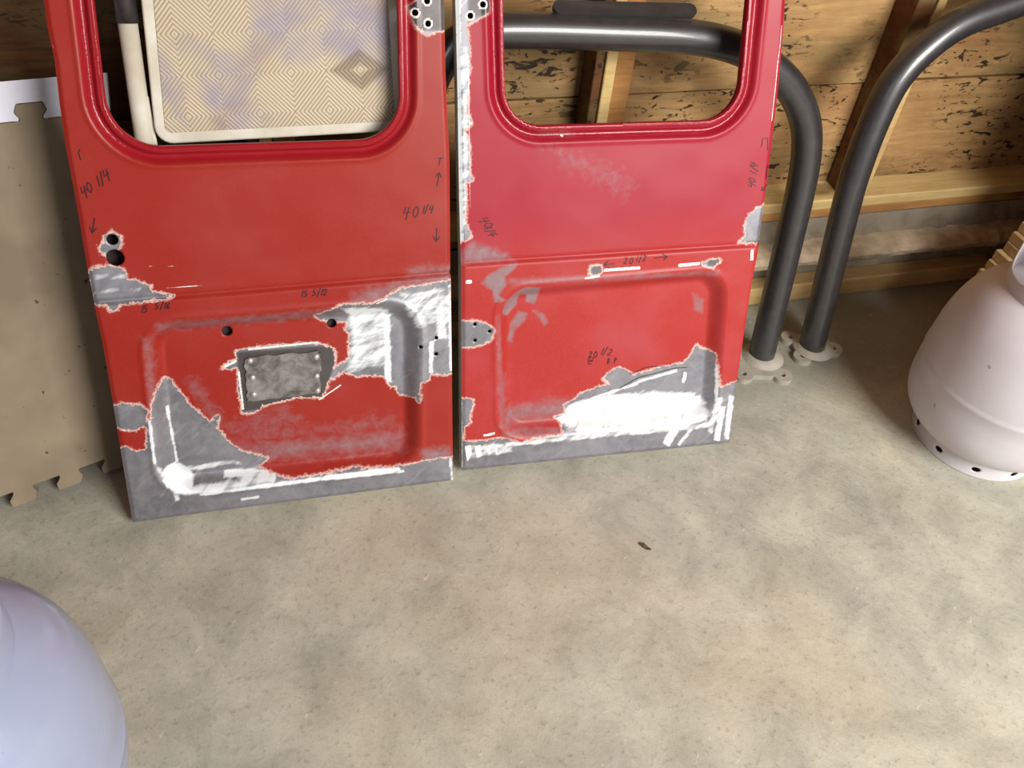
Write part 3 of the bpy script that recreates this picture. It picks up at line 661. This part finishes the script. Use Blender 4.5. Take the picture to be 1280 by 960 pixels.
# ------------------------------------------------------------------ folding step stool behind the left door
A = np.array([-.28, .985, 0]); L = math.radians(18.5); ux = np.array([1.0, 0, 0]); uy = np.array([0, math.sin(L), math.cos(L)]); ns = np.cross(ux, uy)
# local frame: x right, y up the stool, z towards the camera
def suv(p): q = on_plane(p, A, ns) - A; return np.array([q[0], np.dot(q, uy)])
m = np.eye(4); m[:3, 0] = ux; m[:3, 1] = uy; m[:3, 2] = ns; m[:3, 3] = A
root = empty('step_stool', mat=Matrix(m.tolist())); tag(root, 'folded beige step stool with diamond tread seen through the left door window', 'step stool')
bl = suv((195, 181)); br = suv((508, 175)); tl = suv((176, 0)); 
x0, x1, yb = bl[0], br[0], bl[1]; yt = yb + .30; dx = tl[0] - suv((190, 150))[0]
sh = (tl[0] - bl[0]) / (tl[1] - bl[1])
cor = [(x0, yb), (x1, yb), (x1, yt), (x0 + sh * (yt - yb), yt)]
def slab(nm, poly, z0, z1, mat_, bev=.004):
    bm = bmesh.new(); vs = [bm.verts.new((p[0], p[1], z0)) for p in poly]; f = bm.faces.new(vs); r = bmesh.ops.extrude_face_region(bm, geom=[f])
    for v_ in [g_ for g_ in r['geom'] if isinstance(g_, bmesh.types.BMVert)]: v_.co.z = z1
    bmesh.ops.recalc_face_normals(bm, faces=bm.faces[:])
    es = [e_ for e_ in bm.edges if all(abs(v_.co.z - z1) < 1e-6 for v_ in e_.verts)]
    bmesh.ops.bevel(bm, geom=es, offset=bev, segments=3, affect='EDGES', profile=.6)
    me = bpy.data.meshes.new(nm); bm.to_mesh(me); bm.free(); return link(nm, me, mat_, root)
t = NT('stool_plastic'); v = t.coord(); n = t.noise(v, 14, 4)
M_stool = t.out(t.mix(t.rng(n, .4, .65), rgb(206, 198, 178), rgb(226, 222, 208)), .45)
t = NT('stool_tread'); tc = t.n('ShaderNodeTexCoord'); sp = t.n('ShaderNodeSeparateXYZ'); t.t.links.new(tc.outputs['Object'], sp.inputs[0])
du, dv = .096, .106; q = suv((450, 87))
px_ = t.math('PINGPONG', t.math('DIVIDE', t.math('SUBTRACT', sp.outputs[0], float(q[0]) - du * 8), du / 2), 1.0); py_ = t.math('PINGPONG', t.math('DIVIDE', t.math('SUBTRACT', sp.outputs[1], float(q[1]) - dv * 12), dv / 2), 1.0)
sm = t.math('MULTIPLY', t.math('ADD', px_, py_), 8.0); rg = t.math('PINGPONG', sm, .5)
n1 = t.noise(tc.outputs['Object'], 6.5, 3, .55, .3); n2 = t.noise(tc.outputs['Object'], 6, 2)
c = t.mix(t.rng(rg, .08, .3), rgb(158, 142, 118), rgb(204, 190, 162)); c = t.mix(t.math('MULTIPLY', t.rng(n1, .48, .62), .8), c, rgb(146, 138, 156)); c = t.mix(t.math('MULTIPLY', t.rng(n2, .56, .66), .4), c, rgb(168, 136, 92))
# one rust-stained diamond
cd_ = t.math('ADD', t.math('ABSOLUTE', t.math('DIVIDE', t.math('SUBTRACT', sp.outputs[0], float(q[0])), .045)), t.math('ABSOLUTE', t.math('DIVIDE', t.math('SUBTRACT', sp.outputs[1], float(q[1])), .03)))
c = t.mix(t.math('MULTIPLY', t.rng(cd_, .8, 1.05, 1, 0), t.rng(cd_, .2, .35, .1, .55)), c, rgb(96, 68, 38))
t.bump(rg, .0012, .9); M_tread = t.out(c, .55)
slab('platform', round_poly(cor, .022, 6), -.022, 0, M_stool)
ins = .015; cor2 = [(x0 + ins, yb + ins), (x1 - ins, yb + ins), (x1 - ins, yt - ins), (cor[3][0] + ins, yt - ins)]
slab('tread', round_poly(cor2, .008, 4), -.001, .0012, M_tread, .0008)
for s in (0, 1):
    top = suv((154, 0)) ; bot = suv((181, 187)); d = (bot - top) / np.linalg.norm(bot - top)
    if s == 0: a = top - d * .1; b = top + d * ((top[1] - .012) / -d[1])
    else: a = np.array([x1 + .012, top[1] + .1]); b = np.array([x1 + .028, .012])
    kk = top + d * .028 if s == 0 else np.array([x1 + .014, top[1] - .03])
    link('leg', tube_mesh('leg', [(kk[0], kk[1], -.012), (b[0], b[1], -.012)], .0125, 18), M_stool, root)
    link('leg_socket', tube_mesh('leg_socket', [(a[0], a[1], -.012), ((a[0] + kk[0]) / 2, (a[1] + kk[1]) / 2, -.012), (kk[0], kk[1], -.012)], .0145, 18), M_black, root)
a = suv((184, 122)); b = suv((191, 190)); link('brace_rod', tube_mesh('brace_rod', [(a[0] - .002, a[1], -.01), (b[0] + .004, b[1] - .05, -.012)], .003, 8), M_stool, root)

# ------------------------------------------------------------------ propane tanks
def tank(name, label, x, y, R, H, p, zc, rot, mat_, foot=.7, coll=.60, ch=.115):
    root = empty(name, (x, y, 0)); root.rotation_euler = (0, 0, rot); tag(root, label, 'propane tank')
    prof = []
    for k in range(0, 21):
        a = math.pi / 2 * k / 20; z = zc - (zc - .022) * math.sin(a) ** (2 / p); r = R * math.cos(a) ** (2 / p) if k < 20 else 0.0
        prof.append((max(r, .0005), z))
    prof = prof[::-1]
    for k in range(1, 25):
        a = math.pi / 2 * k / 24; z = zc + (H - zc) * math.sin(a) ** (2 / p); r = R * math.cos(a) ** (2 / p) if k < 24 else 0
        prof.append((max(r, .0005), z))
    i = [j for j, q in enumerate(prof) if q[1] > zc][0]
    zs = .17; seam = []
    out = []
    for r, z in prof:
        out.append((r, z))
    zz = np.array([q[1] for q in out]); rr = np.array([q[0] for q in out])
    ins = [(float(np.interp(zs + dz, zz, rr)) + dr, zs + dz) for dz, dr in ((-.006, 0), (-.003, .0012), (.0, .0013), (.003, .0012), (.006, 0))]
    out = [q for q in out if abs(q[1] - zs) > .008] + ins; out.sort(key=lambda q: (q[1], q[0] if q[1] < zc else -q[0]))
    link('body', lathe_mesh('body', out, 96), mat_, root)
    rf = R * foot
    # foot ring with drain holes
    th = np.linspace(0, 2 * math.pi, 241); zz = np.linspace(0, .05, 21); T, Z = np.meshgrid(th * rf, zz)
    s = np.full(T.shape, .05)
    for k in range(10):
        c = 2 * math.pi * rf * (k + .5) / 10; s = np.minimum(s, np.hypot((T - c) * .7, Z - .018) - .0055)
    u, v_, f, e = cut_sheet(T, Z, s); a = u / rf; flare = rf + .004 * (1 - v_ / .05)
    P = np.c_[(flare * np.cos(a)).ravel(), (flare * np.sin(a)).ravel(), v_.ravel()]; P, (f,), _ = compact(P, [f])
    o = link('foot_ring', np_mesh('foot_ring', P, f), mat_, root); sm_ = o.modifiers.new('thick', 'SOLIDIFY'); sm_.thickness = .0025; sm_.offset = -1
    # collar with hand holes
    rc = R * coll; th = np.linspace(0, math.radians(320), 301); zb = H - .035; zz = np.linspace(0, ch + .035, 70); T, Z = np.meshgrid(th * rc, zz); s = np.full(T.shape, .05); hz = ch * .5 + .008
    for cdeg, wd, ht in ((65, .05, .036), (160, .03, .056), (255, .05, .036)):
        c = math.radians(cdeg) * rc; d = np.hypot(np.maximum(np.abs(T - c) - wd * .55, 0), np.maximum(np.abs(Z - hz - .012) - ht * .12, 0)) - ht * .5; s = np.minimum(s, d)
    u, v_, f, e = cut_sheet(T, Z, s); a = u / rc; r_ = rc * (1 + .02 * np.clip((v_ - .03) / ch, 0, 1)) + .005 * sstep(ch + .018, ch + .034, v_)
    P = np.c_[(r_ * np.cos(a)).ravel(), (r_ * np.sin(a)).ravel(), (v_ + zb).ravel()]; P, (f,), _ = compact(P, [f])
    o = link('collar', np_mesh('collar', P, f), mat_, root); sm_ = o.modifiers.new('thick', 'SOLIDIFY'); sm_.thickness = .003; sm_.offset = 0
    # valve
    brass = plain('valve_brass', rgb(178, 140, 70), .35, .8)
    link('valve', lathe_mesh('valve', [(.0005, H - .01), (.018, H - .01), (.018, H + .02), (.013, H + .024), (.013, H + .05), (.016, H + .052), (.016, H + .068), (.0005, H + .068)], 24), brass, root)
    knob = plain('valve_knob', rgb(120, 42, 34), .5)
    V = [(r * (1 + .08 * math.cos(8 * t_)) * math.cos(t_), r * (1 + .08 * math.cos(8 * t_)) * math.sin(t_), z) for r, z in ((.004, H + .066), (.026, H + .07), (.027, H + .086), (.004, H + .09)) for t_ in np.linspace(0, 2 * math.pi, 48, endpoint=False)]
    link('hand_wheel', mesh('hand_wheel', V, [(i * 48 + k, i * 48 + (k + 1) % 48, (i + 1) * 48 + (k + 1) % 48, (i + 1) * 48 + k) for i in range(3) for k in range(48)] + [tuple(range(48))[::-1], tuple(range(144, 192))]), knob, root)
    return root
def tank_paint(name, c1, c2, rough):
    t = NT(name); v = t.coord(); n = t.noise(v, 4, 4); f = t.noise(v, 160, 3)
    c = t.mix(t.rng(n, .35, .65), c1, c2); c = t.mix(t.rng(t.noise(v, 40, 2), .74, .77, 0, .6), c, rgb(110, 100, 94)); t.bump(f, .0006, .25)
    return t.out(c, rough, 0, .5)
tank('propane_tank', 'grey white propane tank standing at the right edge by the roll bar feet', 1.261, .845, .162, .363, 3.2, .14, math.radians(-2), tank_paint('tank_grey', rgb(200, 194, 198), rgb(216, 212, 216), .42))
tank('propane_tank', 'pale blue white propane tank cut off at the bottom left corner', -.40, .505, .162, .402, 2.95, .209, math.radians(100), tank_paint('tank_blue_white', rgb(152, 161, 186), rgb(166, 175, 200), .2), coll=.66)

# ------------------------------------------------------------------ stepped pile of pale boards behind the right tank
zt = 0.0
for k in range(14):
    x = 1.37 + max(-.012, (zt + .02 - .187) * .39) + random.uniform(-.003, .003); y = 1.05 + random.uniform(-.003, .003)
    me = box_mesh('pine_board', (0, 0, 0), (.44, .064, .0212), .0015)
    o = link('pine_board', me, M_pale); o.location = (x, y, zt); zt += .0215
    pos = 'bottom' if k == 0 else 'topmost' if k == 13 else f'{["second","third","fourth","fifth","sixth","seventh","eighth","ninth","tenth","eleventh","twelfth","thirteenth"][k-1]} from the floor'
    tag(o, f'pale pine board in the stepped pile behind the right tank, {pos}', 'board', 'pale boards piled behind the right tank')

# ------------------------------------------------------------------ small litter
c = on_floor((806, 684)); V = []; 
for k in range(12):
    t_ = 2 * math.pi * k / 12; V.append((.010 * math.cos(t_) * (1 + .25 * math.cos(2 * t_)), .004 * math.sin(t_), .003 + .002 * math.cos(3 * t_)))
V.append((0, 0, .001)); o = link('dry_leaf', mesh('dry_leaf', V, [(k, (k + 1) % 12, 12) for k in range(12)]), plain('leaf_brown', rgb(96, 80, 54), .8)); o.location = (c[0], c[1], 0); o.rotation_euler = (0, 0, -.9)
tag(o, 'small dry brown leaf lying on the concrete in front of the right door', 'leaf')
